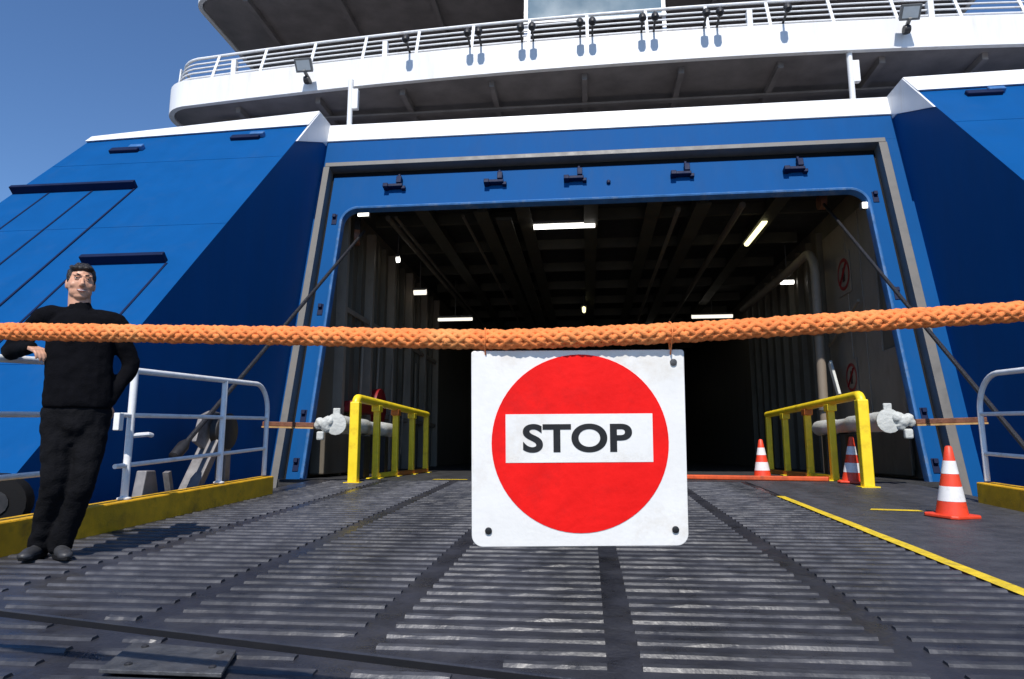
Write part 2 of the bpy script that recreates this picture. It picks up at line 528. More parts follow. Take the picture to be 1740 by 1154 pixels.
MB().tube([(RX, 5.28, kz(5.28) + .27), (RX, 7.88, kz(7.88) + .31)], 0.020, 10).build('lower_rail', 'rail_white', rl, True)
MB().box((RX - .02, 5.24, kz(5.2) + .56), (RX + .03, 5.30, kz(5.2) + .70)).build('latch', 'rail_white', rl, bevel=.006)
MB().tube([(RX, 5.43, .52), (RX + .08, 5.55, .535), (RX + .07, 5.62, .53)], .02, 8).build('chain_hook', 'rail_white', rl, True)

r2 = thing('guard_railing', (RX, 4.0, kz(4.0)), 'white railing with curved end that the man rests his forearm on', 'railing')
c = Vector((RX, 4.62, zt(4.62) - 0.26))
pts = [(RX, 2.95, zt(2.95) - .02), (RX, 3.9, zt(3.9) - .02), (RX, 4.5, zt(4.5))] + arc(c, (0, 0, 1), (0, 1, 0), 0.26, 0, 90, 8) + [(RX, 4.88, kz(4.88))]
MB().tube(pts, TR, 12).build('top_rail', 'rail_white', r2, True)
MB().tube([(RX, 2.98, kz(2.98)), (RX, 2.98, zt(2.98) - .02)], TR, 12).build('post', 'rail_white', r2, True)
MB().tube([(RX, 2.98, kz(2.98) + .67), (RX, 4.88, kz(4.88) + .68)], 0.020, 10).build('middle_rail', 'rail_white', r2, True)
MB().tube([(RX, 2.98, kz(2.98) + .27), (RX, 4.88, kz(4.88) + .27)], 0.020, 10).build('lower_rail', 'rail_white', r2, True)

RX2 = 3.92
r3 = thing('guard_railing', (RX2, 7.4, kz(7.4)), 'white railing with a rounded end beside the red and white cone', 'railing')
c = Vector((RX2, 7.14, zt(7.16) - 0.36))
pts = [(RX2, 7.50, kz(7.50))] + [(RX2, 7.50, zt(7.5) - .40)] + arc(c, (0, 1, 0), (0, 0, 1), 0.36, 0, 90, 9) + [(RX2, 6.5, zt(6.5)), (RX2, 5.2, zt(5.2))]
MB().tube(pts, TR, 12).build('top_rail', 'rail_white', r3, True)
MB().tube([(RX2, 5.2, kz(5.2) + .67), (RX2, 7.50, kz(7.5) + .66)], 0.020, 10).build('middle_rail', 'rail_white', r3, True)
MB().tube([(RX2, 5.2, kz(5.2) + .27), (RX2, 7.50, kz(7.5) + .27)], 0.020, 10).build('lower_rail', 'rail_white', r3, True)
MB().tube([(RX2, 5.2, kz(5.2)), (RX2, 5.2, zt(5.2))], TR, 12).build('post', 'rail_white', r3, True)

# ------------------------------------------------------------------ the ferry
ferry = thing('ferry', (0.2, 9.95, 0), 'blue and white car ferry with its open stern door', 'ferry')
A15 = R(15)
LT = math.tan(A15)
def SP(x, z, o=0.0):                 # stern plane: x, height on the plane, distance outwards
    return Vector((x, 9.95 + LT * z - o * math.cos(A15), z + o * math.sin(A15)))
def sbox(b, x0, x1, z0, z1, o0, o1):
    return b.hexa([SP(x0, z0, o1), SP(x1, z0, o1), SP(x1, z0, o0), SP(x0, z0, o0),
                   SP(x0, z1, o1), SP(x1, z1, o1), SP(x1, z1, o0), SP(x0, z1, o0)])
JL, JR = -4.66, 5.16                 # where the sponson walls meet the stern
# outer stern face round the door recess
b = MB()
sbox(b, JL, JR, 5.50, 5.97, -0.5, 0)
b.build('stern_header', 'blue', ferry)
b = MB(); sbox(b, JL - .1, -4.60, -2.8, 5.498, -0.5, 0); b.build('stern_side', 'blue', ferry)
b = MB(); sbox(b, 4.95, JR + .1, -2.8, 5.498, -0.5, 0); b.build('stern_side', 'blue', ferry)
b = MB(); sbox(b, -4.598, 4.948, -2.8, -0.06, -0.5, -0.05); b.build('stern_sill', 'blue', ferry)
# grey lip round the recess
b = MB(); sbox(b, -4.60, 4.95, 5.43, 5.515, -0.20, 0.02); b.build('recess_lip', 'grey_trim', ferry, bevel=.006)
b = MB(); sbox(b, -4.625, -4.515, -0.3, 5.428, -0.20, 0.02); b.build('recess_lip', 'grey_trim', ferry, bevel=.006)
b = MB(); sbox(b, 4.835, 4.965, -0.3, 5.428, -0.20, 0.02); b.build('recess_lip', 'grey_trim', ferry, bevel=.006)
# seal: black strip at the root of the recess
b = MB(); sbox(b, -4.50, 4.82, 5.28, 5.425, -0.24, -0.19); b.build('door_seal', 'rubber', ferry)
b = MB(); sbox(b, -4.512, -4.43, -0.2, 5.275, -0.24, -0.19); b.build('door_seal', 'rubber', ferry)
b = MB(); sbox(b, 4.75, 4.832, -0.2, 5.275, -0.24, -0.19); b.build('door_seal', 'rubber', ferry)
# inner frame plate with rounded opening
OL, OR, OT, CR = -4.22, 4.56, 4.66, 0.28
def frame_poly(l, r, t, cr, L_, R_, T_, zb, o):
    p = [SP(L_, zb, o), SP(L_, T_, o), SP(R_, T_, o), SP(R_, zb, o), SP(r, zb, o)]
    for i in range(7):
        a = R(90 * i / 6)
        p.append(SP(r - cr + cr * math.cos(a), t - cr + cr * math.sin(a), o))
    for i in range(7):
        a = R(90 + 90 * i / 6)
        p.append(SP(l + cr + cr * math.cos(a), t - cr + cr * math.sin(a), o))
    p.append(SP(l, zb, o))
    return p
nrm = Vector((0, -math.cos(A15), math.sin(A15)))
MB().prism(frame_poly(OL, OR, OT, CR, -4.47, 4.79, 5.32, -0.2, -0.22), nrm * 0.06).build('door_frame', 'blue', ferry)
def edge_path(l, r, t, cr, zb, o):
    p = [SP(r, zb, o)]
    for i in range(9):
        a = R(90 * i / 8)
        p.append(SP(r - cr + cr * math.cos(a), t - cr + cr * math.sin(a), o))
    for i in range(9):
        a = R(90 + 90 * i / 8)
        p.append(SP(l + cr + cr * math.cos(a), t - cr + cr * math.sin(a), o))
    return p + [SP(l, zb, o)]
tr_m = MB()
rings = [edge_path(OL + d, OR - d, OT - d, CR - d, -0.2, o) for d, o in ((-.030, -.158), (-.022, -.125), (.0, -.112), (.022, -.125), (.028, -.158), (.028, -.26), (-.030, -.26))]
n_ = len(rings[0])
tr_m.add([p for r_ in rings for p in r_], [(k * n_ + i, k * n_ + i + 1, ((k + 1) % 7) * n_ + i + 1, ((k + 1) % 7) * n_ + i) for k in range(7) for i in range(n_ - 1)])
tr_m.build('opening_trim', 'blue_worn', ferry, True)
# latches on the frame
for x, z in ((-3.29, 5.07), (-1.5, 5.07), (-0.12, 5.08), (1.68, 5.08), (3.52, 5.08)):
    lt = MB()
    sbox(lt, x - .19, x + .12, z - .055, z + .0, -.16, -.05)
    sbox(lt, x + .01, x + .10, z + .005, z + .14, -.16, -.03)
    sbox(lt, x + .02, x + .06, z + .145, z + .22, -.15, -.09)
    sbox(lt, x - .22, x - .13, z - .075, z - .0, -.155, -.02)
    sbox(lt, x + .10, x + .17, z - .09, z - .03, -.155, -.08)
    lt.build('latch', 'navy', ferry, bevel=.008)
b = MB(); b.lathe(SP(.42, 4.98, -.16), [(0.035, 0), (0.035, 0.04), (.02, .05)], 10, nrm); b.build('latch_pin', 'navy', ferry)
for sx, zs in ((-4.345, (4.45, 2.75, 0.98, 0.25)), (4.675, (4.5, 2.8, 0.95, 0.25))):
    for z in zs:
        lt = MB()
        sbox(lt, sx - .045, sx + .045, z - .10, z + .10, -.17, -.148)  # navy plate paints the shade of the pocket hole
        sbox(lt, sx - .03, sx + .03, z + .02, z + .085, -.15, -.10)
        lt.build('latch_pocket', 'navy', ferry, bevel=.006)

# white band on top of the stern
b = MB(); sbox(b, JL - .06, JR + .06, 5.972, 6.33, -0.30, 0.03); b.build('white_band', 'white', ferry, bevel=.01)
# sponsons
def x_in_l(y, z): return JL
def x_in_r(y, z): return JR
def fy(z, y0=5.137): return y0 + 0.948 * z
def sponson(side, xout):
    xi = x_in_l if side < 0 else x_in_r
    y0 = 5.137 if side < 0 else 5.05
    zi, zo = (6.10, 5.74) if side < 0 else (6.10, 6.0)
    prof = [(-2.9, fy(0.05, y0) + .15), (0.05, fy(0.05, y0)), (zi, fy(zi, y0)), (zi, 12.6), (-2.9, 12.6)]
    inn = [Vector((xi(y, z), y, z)) for z, y in prof]
    out = []
    for k, (z, y) in enumerate(prof):
        if k in (2, 3):
            z2 = zo
            y2 = fy(z2, y0) if k == 2 else y
            out.append(Vector((xout, y2, z2)))
        else:
            out.append(Vector((xout, y, z)))
    m = MB()
    n = len(prof)
    m.add(inn + out, [tuple(range(n)), tuple(range(2 * n - 1, n - 1, -1))] + [(i, i + n, (i + 1) % n + n, (i + 1) % n) for i in range(n)])
    m.build('sponson', 'blue', ferry)
    # white cap along its top edge
    e = -side * 0.0
    top_i, top_o = (6.38, 5.87) if side < 0 else (6.36, 6.46)
    ci, co = Vector((xi(fy(zi, y0), zi) - side * .02, 0, 0)).x, xout + side * .02
    o = 0.05
    def P(x, z, dy): return Vector((x, fy(z, y0) + dy, z))
    m = MB()
    m.hexa([P(ci, zi - .20, -o), P(co, zo - .03, -o), P(co, zo - .03, .9), P(ci, zi - .20, .9),
            P(ci, top_i, -o), P(co, top_o, -o), P(co, top_o, .6), P(ci, top_i, .6)])
    m.build('white_cap', 'white', ferry, bevel=.01)
    # white return on the inner wall near the stern
    q = [(5.40, fy(5.40, y0)), (6.34, fy(6.34, y0) - .02), (6.34, 11.62), (5.97, 11.545)]
    m = MB()
    m.prism([Vector((xi(y, z) - side * .012 * 0 - side * .002, y, z)) for z, y in q], (-side * .03, 0, 0))
    m.build('white_return', 'white', ferry)
sponson(-1, -8.56)
sponson(1, 8.75)
# ledges, their underside shade painted in as navy, and seams on the left sponson face
fn = Vector((0, -1, 0.948)).normalized()
def fbox(b, x0, x1, z0, z1, o0, o1, y0=5.137):
    def q(x, z, o): return Vector((x, fy(z, y0), z)) + fn * o
    return b.hexa([q(x0, z0, o1), q(x1, z0, o1), q(x1, z0, o0), q(x0, z0, o0), q(x0, z1, o1), q(x1, z1, o1), q(x1, z1, o0), q(x0, z1, o0)])
b = MB(); fbox(b, -8.56, -6.57, 4.225, 4.275, -.02, .12); b.build('ledge', 'navy', ferry, bevel=.01)
b = MB(); fbox(b, -6.10, -5.02, 2.64, 2.69, -.02, .12); b.build('ledge', 'navy', ferry, bevel=.01)
for x, z0, z1, o_ in ((-6.585, .3, 4.22, .014), (-7.255, .3, 4.22, .009), (-7.95, .3, 4.22, .007), (-5.0, .9, 2.63, .010), (-6.095, .3, 2.63, .010)):
    b = MB(); fbox(b, x - .014, x + .014, z0, z1, -.02, o_); b.build('seam', 'navy', ferry)
for x0, x1, y0 in ((-8.55, -4.67, 5.137), (5.17, 8.74, 5.05)):      # weld beads between the hull plates
    for z in (1.25, 3.35, 4.95):
        b = MB(); fbox(b, x0, x1, z, z + .014, -.01, .0035, y0); b.build('weld_seam', 'blue', ferry)
for (x, z, y0) in ((-7.56, 5.33, 5.137), (-5.58, 5.56, 5.137), (6.0, 5.70, 5.05)):   # fairleads let into the plating
    b = MB()
    fbox(b, x - .26, x + .24, z - .05, z + .045, -.02, .06, y0)
    b.build('fairlead', 'navy', ferry, bevel=.015)
    b = MB(); fbox(b, x + .06, x + .30, z + .0, z + .075, .0, .085, y0); b.build('fairlead_lug', 'blue_worn', ferry, bevel=.015)

# upper decks -----------------------------------------------------
def dy(x): return 11.70 + 0.006 * (x - 2.5) ** 2
def deck_curve(xl, xr, off, rc, back, n=24):
    pts = []
    for i in range(9):
        a = R(180 - 90 * i / 8)
        x0 = xl + rc
        yb = dy(x0) + off + rc
        pts.append(Vector((x0 + rc * math.cos(a), yb - rc * math.sin(a), 0)))
    for i in range(1, n):
        x = xl + rc + (xr - xl - 2 * rc) * i / n
        pts.append(Vector((x, dy(x) + off, 0)))
    for i in range(9):
        a = R(90 - 90 * i / 8)
        x0 = xr - rc
        yb = dy(x0) + off + rc
        pts.append(Vector((x0 + rc * math.cos(a), yb - rc * math.sin(a), 0)))
    return [Vector((xl, back, 0))] + pts + [Vector((xr, back, 0))]
def ribbon(pts, z0, z1, t, lean=0.0):
    m = MB()
    k = len(pts)
    vs = []
    for i, p in enumerate(pts):
        d = (pts[min(i + 1, k - 1)] - pts[max(i - 1, 0)]).normalized()
        n = Vector((-d.y, d.x, 0))       # inwards
        vs += [p + Vector((0, 0, z0)), p + n * lean + Vector((0, 0, z1)), p + n * (lean + t) + Vector((0, 0, z1)), p + n * t + Vector((0, 0, z0))]
    fs = []
    for i in range(k - 1):
        for j in range(4):
            a, c2 = i * 4 + j, i * 4 + (j + 1) % 4
            fs.append((a, c2, c2 + 4, a + 4))
    fs += [(0, 1, 2, 3), tuple((k - 1) * 4 + j for j in (3, 2, 1, 0))]
    return m.add(vs, fs)
D1 = deck_curve(-8.66, 8.6, 0.0, 0.75, 20)
ribbon(D1, 7.30, 7.86, 0.10).build('deck_bulwark', 'white', ferry, smooth=True)
dk = deck_curve(-8.54, 8.48, 0.11, 0.65, 20)
MB().prism([p + Vector((0, 0, 7.33)) for p in dk], (0, 0, 0.14)).build('deck_soffit', 'soffit', ferry)
# open mooring deck under it
MB().box((-7.6, 14.6, 5.9), (8.0, 14.8, 7.329)).build('bulkhead', 'bulkhead', ferry)
MB().box((-8.2, 12.0, 5.70), (8.4, 20, 5.85)).build('mooring_deck', 'soffit', ferry)
MB().box((-7.8, 14.81, 5.86), (-7.7, 20, 7.32)).build('bulkhead', 'bulkhead', ferry)
for i in range(9):                     # deck beams under the soffit
    x = -7.0 + i * 1.75
    MB().box((x, dy(x) + .3, 7.20), (x + .10, 14.59, 7.329)).build('deck_beam', 'soffit', ferry)
MB().box((-7.6, 12.9, 7.16), (8.0, 13.02, 7.199)).build('deck_beam', 'soffit', ferry)
for x in (-4.34, 4.66):
    MB().tube([(x, 11.83, 6.35), (x, 11.83, 7.34)], .05, 12).build('stanchion', 'white', ferry, True)
    MB().box((x + .03, 11.80, 6.75), (x + .15, 11.90, 7.15)).build('stanchion_box', 'white', ferry, bevel=.01)
# railing on the bulwark
rail = group_part('deck_railing', ferry)
def rail_pts(z, back):
    return [p + Vector((0, 0, z)) for p in deck_curve(-8.56, 8.5, back, 0.75, 18)]
for i, (z, bk, r_) in enumerate(((7.95, .10, .018), (8.08, .14, .018), (8.21, .19, .018), (8.34, .24, .018), (8.50, .30, .030))):
    MB().tube(rail_pts(z, bk), r_, 8).build('rail_bar', 'rail_white', rail, True)
x = -7.45
while x < 8.2:
    MB().bar((x, dy(x) + .05, 7.84), (x, dy(x) + .30, 8.50), .055, .03, (0, 1, 0)).build('rail_post', 'rail_white', rail)
    x += 1.08
for y in (13.0, 14.0, 15.0):
    MB().bar((-8.58, y, 7.84), (-8.54, y, 8.50), .03, .05, (0, 1, 0)).build('rail_post', 'rail_white', rail)
for x in (-6.98, -3.76, 3.0, 6.1):
    MB().box((x - .05, dy(x) + .06, 7.85), (x + .05, dy(x) + .18, 8.22)).build('bulwark_box', 'white', ferry, bevel=.008)
# deck house and glass behind the railing
MB().box((-7.7, 15.0, 7.47), (7.9, 15.2, 10.08)).build('bulkhead', 'bulkhead', ferry)
for i in range(12):
    x = -6.9 + 1.25 * i
    MB().box((x, 14.93, 7.48), (x + .07, 14.998, 10.07)).build('wall_stiffener', 'soffit', ferry)
MB().box((-6.8, 14.6, 8.30), (7.4, 14.9, 8.42)).build('cable_tray', 'grey_trim', ferry)
gl = group_part('wind_screen', ferry)
MB().hexa([(-1.02, 12.22, 8.56), (1.52, 12.22, 8.56), (1.52, 12.26, 8.56), (-1.02, 12.26, 8.56),
           (-1.02, 12.36, 9.3), (1.52, 12.36, 9.3), (1.52, 12.40, 9.3), (-1.02, 12.40, 9.3)]).build('pane', 'sky_glass', gl)
MB().bar((-1.10, 12.22, 8.535), (1.60, 12.22, 8.535), .06, .045).build('screen_frame', 'rail_white', gl)
for x in (-1.06, 1.56):
    MB().bar((x, 12.23, 8.1), (x, 12.40, 9.4), .07, .05, (0, 1, 0)).build('screen_frame', 'rail_white', gl)
# next deck up
D2 = deck_curve(-8.30, 8.4, 0.55, 0.5, 22)
MB().prism([p + Vector((0, 0, 10.08)) for p in D2], (0, 0, 0.2)).build('deck_soffit', 'soffit', ferry)
ribbon(deck_curve(-8.40, 8.5, 0.45, 0.55, 22), 10.05, 11.0, 0.09).build('deck_bulwark', 'white', ferry, smooth=True)
for i in range(8):
    x = -7.2 + i * 2.0
    MB().box((x, 12.9, 9.95), (x + .10, 14.99, 10.079)).build('deck_beam', 'soffit', ferry)
# little spotlights hung over the bulwark
for x in (-3.24, -2.07, -1.86, -1.09, -0.88, -0.02, 0.20, 1.08, 1.30, 2.18, 2.41, 3.55):
    sp = group_part('spotlight', ferry)
    y = dy(x)
    MB().bar((x, y + .06, 7.88), (x, y - .30, 7.95), .035, .03).build('bracket', 'dark_steel', sp)
    MB().lathe((x, y - .28, 7.99), [(.028, -.04), (.065, -.03), (.070, .06), (.045, .10)], 12, (0, -.6, -.8)).build('lamp_head', 'dark_steel', sp, True)
# floodlights on the bulwark front
for x, z in ((-5.25, 7.62), (5.55, 7.72)):
    fl = group_part('floodlight', ferry)
    y = dy(x)
    d = Vector((0, -.80, -.60)); u = Vector((1, 0, 0)); w = d.cross(u)
    cc = Vector((x, y - .30, z + .05))
    def fp(a, b_, c_): return cc + u * a + w * b_ + d * c_
    MB().hexa([fp(-.13, -.10, -.10), fp(.13, -.10, -.10), fp(.13, .10, -.10), fp(-.13, .10, -.10),
               fp(-.17, -.13, .05), fp(.17, -.13, .05), fp(.17, .13, .05), fp(-.17, .13, .05)]).build('housing', 'lamp_case', fl, bevel=.01)
    MB().hexa([fp(-.13, -.09, .045), fp(.13, -.09, .045), fp(.13, .09, .045), fp(-.13, .09, .045),
               fp(-.13, -.09, .056), fp(.13, -.09, .056), fp(.13, .09, .056), fp(-.13, .09, .056)]).build('lens', 'lens', fl)
    MB().bar((x, y - .30, z - .05), (x + .02, y + .02, z - .16), .05, .05).build('bracket', 'lamp_case', fl)
    MB().lathe((x, y - .14, z - .17), [(.07, -.05), (.085, 0), (.07, .05)], 12, (1, 0, 0)).build('junction_box', 'dark_steel', fl, True)

# car deck inside ---------------------------------------------------
GL, GR, GY = -4.42, 4.78, 40.0
MB().box((GL - .3, 9.95, -.35), (GR + .3, GY, 0.0)).build('car_deck', 'deck', ferry)
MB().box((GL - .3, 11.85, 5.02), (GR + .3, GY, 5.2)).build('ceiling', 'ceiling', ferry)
def gwall(x, s):
    x0, x1 = (x - .25, x) if s > 0 else (x, x + .25)
    MB().hexa([(x0, 10.35, 0.01), (x1, 10.35, 0.01), (x1, GY, 0.01), (x0, GY, 0.01),
               (x0, 11.62, 5.019), (x1, 11.62, 5.019), (x1, GY, 5.019), (x0, GY, 5.019)]).build('side_wall', 'garage', ferry)
gwall(GL, 1)
gwall(GR, -1)
MB().box((GL, GY, 0), (GR, GY + .2, 5.0)).build('end_wall', 'ceiling', ferry)
rnd = random.Random(3)
for i in range(16):                    # wall frames
    y = 11.75 + i * 0.52
    d = 0.10 + .07 * (i % 3 == 0)
    MB().box((GL + .001, y, .012), (GL + d, y + .07 + .05 * (i % 3 == 0), 4.78)).build('wall_rib', 'garage_pale' if i % 3 == 0 else 'garage', ferry)
for i in range(10):
    y = 14.2 + i * 0.7
    MB().box((GR - .12, y, .012), (GR - .001, y + .09, 4.78)).build('wall_rib', 'garage', ferry)
for z in (1.1, 2.9):
    MB().box((GL + .10, 11.76, z), (GL + .13, 19.5, z + .09)).build('wall_stringer', 'garage_pale', ferry)
# pale lining on the right wall by the door
for k, (y0, y1) in enumerate(((11.72, 12.28), (12.31, 12.92), (12.95, 14.1))):
    MB().box((GR - .035 - .004 * k, y0, .75), (GR - .001, y1, 4.6)).build('wall_panel', 'garage_pale', ferry, bevel=.006)
MB().box((GR - .06, 11.0, 0.12), (GR - .001, 11.68, 2.0)).build('wall_panel', 'garage_pale', ferry, bevel=.006)
MB().box((GR - .10, 10.9, .05), (GR - .062, 14.0, .72)).build('kick_panel', 'garage', ferry, bevel=.01)
MB().box((GL + .062, 10.7, .05), (GL + .30, 12.4, .72)).build('kick_panel', 'garage', ferry, bevel=.02)
# ceiling girders
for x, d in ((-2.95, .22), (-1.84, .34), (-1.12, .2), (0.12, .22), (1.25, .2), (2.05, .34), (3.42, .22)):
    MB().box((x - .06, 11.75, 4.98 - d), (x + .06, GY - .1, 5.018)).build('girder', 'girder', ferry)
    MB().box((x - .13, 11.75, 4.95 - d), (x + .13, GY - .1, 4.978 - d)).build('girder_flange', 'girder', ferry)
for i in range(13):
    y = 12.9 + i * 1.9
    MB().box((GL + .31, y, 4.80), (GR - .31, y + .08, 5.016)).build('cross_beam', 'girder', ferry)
# pipes and cable trays under the ceiling
for x, z, r_ in ((-3.6, 4.66, .05), (-3.45, 4.66, .03), (1.65, 4.62, .045), (2.75, 4.66, .06), (-2.2, 4.64, .03)):
    MB().tube([(x, 12.0, z), (x, 38.0, z)], r_, 8).build('ceiling_pipe', 'garage', ferry, True)
MB().box((-1.62, 12.2, 4.60), (-1.34, 38.0, 4.66)).build('cable_tray', 'girder', ferry)
for i in range(6):
    y = 12.6 + i * 1.04
    MB().tube([(GL + .16, y, .35), (GL + .20, y + .05, 1.6 + .3 * (i % 2)), (GL + .15, y + .25, 2.6)], .022, 6).build('lashing_chain', 'garage_pale', ferry, True)
# tube lamps
def lamp(a, bb, m_, r_=.045):
    a, bb = Vector(a), Vector(bb)
    g_ = group_part('tube_lamp', ferry)
    MB().bar(a + Vector((0, 0, .06)), bb + Vector((0, 0, .06)), .16, .05).build('lamp_tray', 'grey_trim', g_)
    MB().tube([a, bb], r_, 8).build('lamp_tube', m_, g_, True)
    MB().tube([(a + bb) / 2 + Vector((0, 0, .08)), Vector(((a + bb).x / 2, (a + bb).y / 2, 5.01))], .012, 6).build('hanger', 'grey_trim', g_)
lamp((-.98, 13.0, 4.72), (.20, 13.0, 4.72), 'tube_white', .055)
lamp((3.40, 13.15, 4.72), (3.38, 14.6, 4.72), 'tube_yellow', .055)
lamp((-4.15, 16.2, 4.24), (-3.85, 16.2, 4.24), 'tube_dim', .07)
lamp((-4.0, 18.3, 3.96), (-3.06, 18.3, 3.96), 'tube_dim')
lamp((4.34, 15.75, 4.15), (4.62, 15.75, 4.15), 'tube_white', .05)
lamp((3.15, 21.0, 4.42), (4.34, 21.0, 4.42), 'tube_dim', .06)
lamp((-.06, 20.0, 4.55), (-.06, 20.5, 4.55), 'tube_yellow', .05)
lamp((1.9, 24.0, 4.5), (2.5, 24.0, 4.5), 'tube_dim', .04)
lamp((-2.3, 30.0, 2.2), (-1.6, 30.0, 2.2), 'tube_dim', .05)
lamp((2.4, 32.0, 3.1), (2.9, 32.0, 3.1), 'tube_dim', .05)
lamp((-3.98, 14.0, 4.44), (-3.92, 14.0, 4.44), 'tube_white', .07)
# emergency lamp boxes by the opening corners
for (x, y, z) in ((-3.98, 11.75, 4.66), (4.50, 11.30, 4.32)):
    e_ = group_part('corner_lamp', ferry)
    w_ = .11 if x < 0 else .05
    MB().box((x - w_, y, z - .05), (x + w_, y + .10, z + .06)).build('case', 'grey_trim', e_, bevel=.01)
    MB().box((x - w_ + .01, y - .02, z - .045), (x + w_ - .01, y - .001, z + .05)).build('lens', 'tube_white', e_)
# pipe on the right wall
pts = [(4.35, 13.5, .02), (4.35, 13.5, 1.4), (4.35, 13.45, 3.6)] + arc((4.35, 13.95, 3.75), (0, -1, 0), (0, 0, 1), .5, 5, 95, 8) + [(4.30, 15.2, 4.20), (4.2, 19, 4.2)]
MB().tube(pts, .085, 12).build('vent_pipe', 'garage_pale', ferry, True)
for z in (1.2, 2.6):
    MB().lathe((4.35, 13.5 - .02 * z, z), [(.11, -.04), (.11, .04)], 12).build('pipe_clamp', 'grey_trim', ferry, True)
MB().bar((4.5, 13.45, 2.05), (4.5, 13.1, 1.40), .05, .12).build('wall_handle', 'wrap', ferry, bevel=.01)
MB().bar((4.62, 13.8, 2.4), (4.62, 12.2, 2.95), .04, .05).build('wall_pipe', 'garage_pale', ferry)
# red hose reel on left wall
MB().lathe((-4.20, 13.7, 1.30), [(.08, -.08), (.36, -.07), (.36, .07), (.08, .08)], 20, (1, 0, 0)).build('hose_reel', 'darkred', ferry, True)
MB().box((-4.3, 12.0, 1.10), (-4.05, 13.0, 1.30)).build('hose_box', 'darkred', ferry, bevel=.02)
MB().lathe((-4.15, 11.95, 4.28), [(.05, -.05), (.15, -.05), (.15, .05), (.05, .05)], 14, (1, .3, 0)).build('sheave', 'rust', ferry, True)
MB().bar((-4.15, 11.95, 4.2), (-4.15, 11.95, 5.01), .06, .1, (1, 0, 0)).build('sheave_bracket', 'dark_steel', ferry)
MB().lathe((4.2, 12.38, 4.80), [(.05, -.05), (.15, -.05), (.15, .05), (.05, .05)], 14, (1, 0, 0)).build('sheave', 'rust', ferry, True)
MB().bar((4.2, 12.38, 4.8), (4.2, 12.38, 5.01), .06, .1, (1, 0, 0)).build('sheave_bracket', 'dark_steel', ferry)
# red painted strip and yellow mark on the deck inside the door
MB().bar((1.30, 10.75, .035), (3.22, 10.00, .035), .16, .06).build('threshold_bar', 'redline', ferry, bevel=.012)
MB().add([(1.2, 10.95, .004), (3.28, 10.2, .004), (3.30, 10.55, .004), (1.2, 11.6, .004)], [(0, 1, 2, 3)]).build('red_paint', 'redline', ferry)
MB().add([(-2.25, 10.05, .004), (-1.75, 10.05, .004), (-1.75, 10.25, .004), (-2.25, 10.25, .004)], [(0, 1, 2, 3)]).build('yellow_paint', 'line', ferry)

# prohibition signs on the right wall
def ban_sign(y, z, r_, label):
    x = GR - .06
    t = thing('prohibition_sign', (x, y, z - r_), label, 'sign')
    MB().box((x, y - r_ * 1.05, z - r_ * 1.25), (x + .012, y + r_ * 1.05, z + r_ * 1.25)).build('sign_plate', 'garage_pale', t)
    n = 24
    m = MB()
    vs, fs = [], []
    for i in range(n):
        a = 2 * math.pi * i / n
        for q in (r_, r_ * .78):
            vs.append((x - .003, y + q * math.cos(a), z + q * math.sin(a)))
    for i in range(n):
        a, c2 = 2 * i, 2 * ((i + 1) % n)
        fs.append((a, c2, c2 + 1, a + 1))
    m.add(vs, fs)
    m.build('red_ring', 'darkred', t)
    MB().bar((x - .004, y - r_ * .6, z + r_ * .6), (x - .004, y + r_ * .6, z - r_ * .6), .004, r_ * .2, (1, 0, 0)).build('red_slash', 'darkred', t)
    MB().box((x - .0025, y - r_ * .2, z - r_ * .45), (x - .0015, y + r_ * .2, z + r_ * .45)).build('symbol', 'black', t)
ban_sign(13.05, 3.62, .30, 'round red prohibition sign high on the car deck wall')
ban_sign(13.05, 1.72, .26, 'round red prohibition sign low on the wall behind the yellow guard')

# ------------------------------------------------------------------ yellow guards, locking cylinders
def guard(x, ys, h, label):
    t = thing('yellow_guard', (x, ys[0], 0), label, 'guard rail', 'yellow guards inside the door')
    for i, y in enumerate(ys):
        z0 = rz(y) if y < 9.93 else 0.0
        w = .065 if i == 0 else .048
        MB().box((x - w, y - w, z0 + .008), (x + w, y + w, h - (.0 if i else .02))).build('post', 'yellow', t, bevel=.014)
        MB().box((x - .11, y - .10, z0 + .001), (x + .11, y + .10, z0 + .014)).build('foot_plate', 'yellow', t)
    pts = [(x, ys[0] - .005, h - .12)] + arc((x, ys[0] + .095, h - .06), (0, -1, 0), (0, 0, 1), .10, 10, 90, 6) + [(x, ys[-1] + .05, h + .04)]
    MB().tube(pts, .058, 12).build('top_beam', 'yellow', t, True)
    MB().bar((x, ys[1] + .06, .045), (x, ys[2], .045), .10, .07).build('base_beam', 'yellow', t, bevel=.01)
    MB().bar((x, ys[2] + .06, .045), (x, ys[-1], .045), .10, .07).build('base_beam', 'orange', t, bevel=.01)
    for i in (1, 2, 3):
        MB().box((x - .062, ys[i] - .09, h - .10), (x + .062, ys[i] + .09, h + .0)).build('gusset', 'yellow' if i != 2 else 'orange', t, bevel=.01)
guard(-3.2, (9.42, 10.42, 11.48, 12.58, 13.70), 1.10, 'yellow post guard beside the ribbed grey wall and red hose reel')
guard(3.4, (9.15, 10.30, 11.36, 12.62, 13.75), 1.06, 'yellow post guard with traffic cones standing next to it')

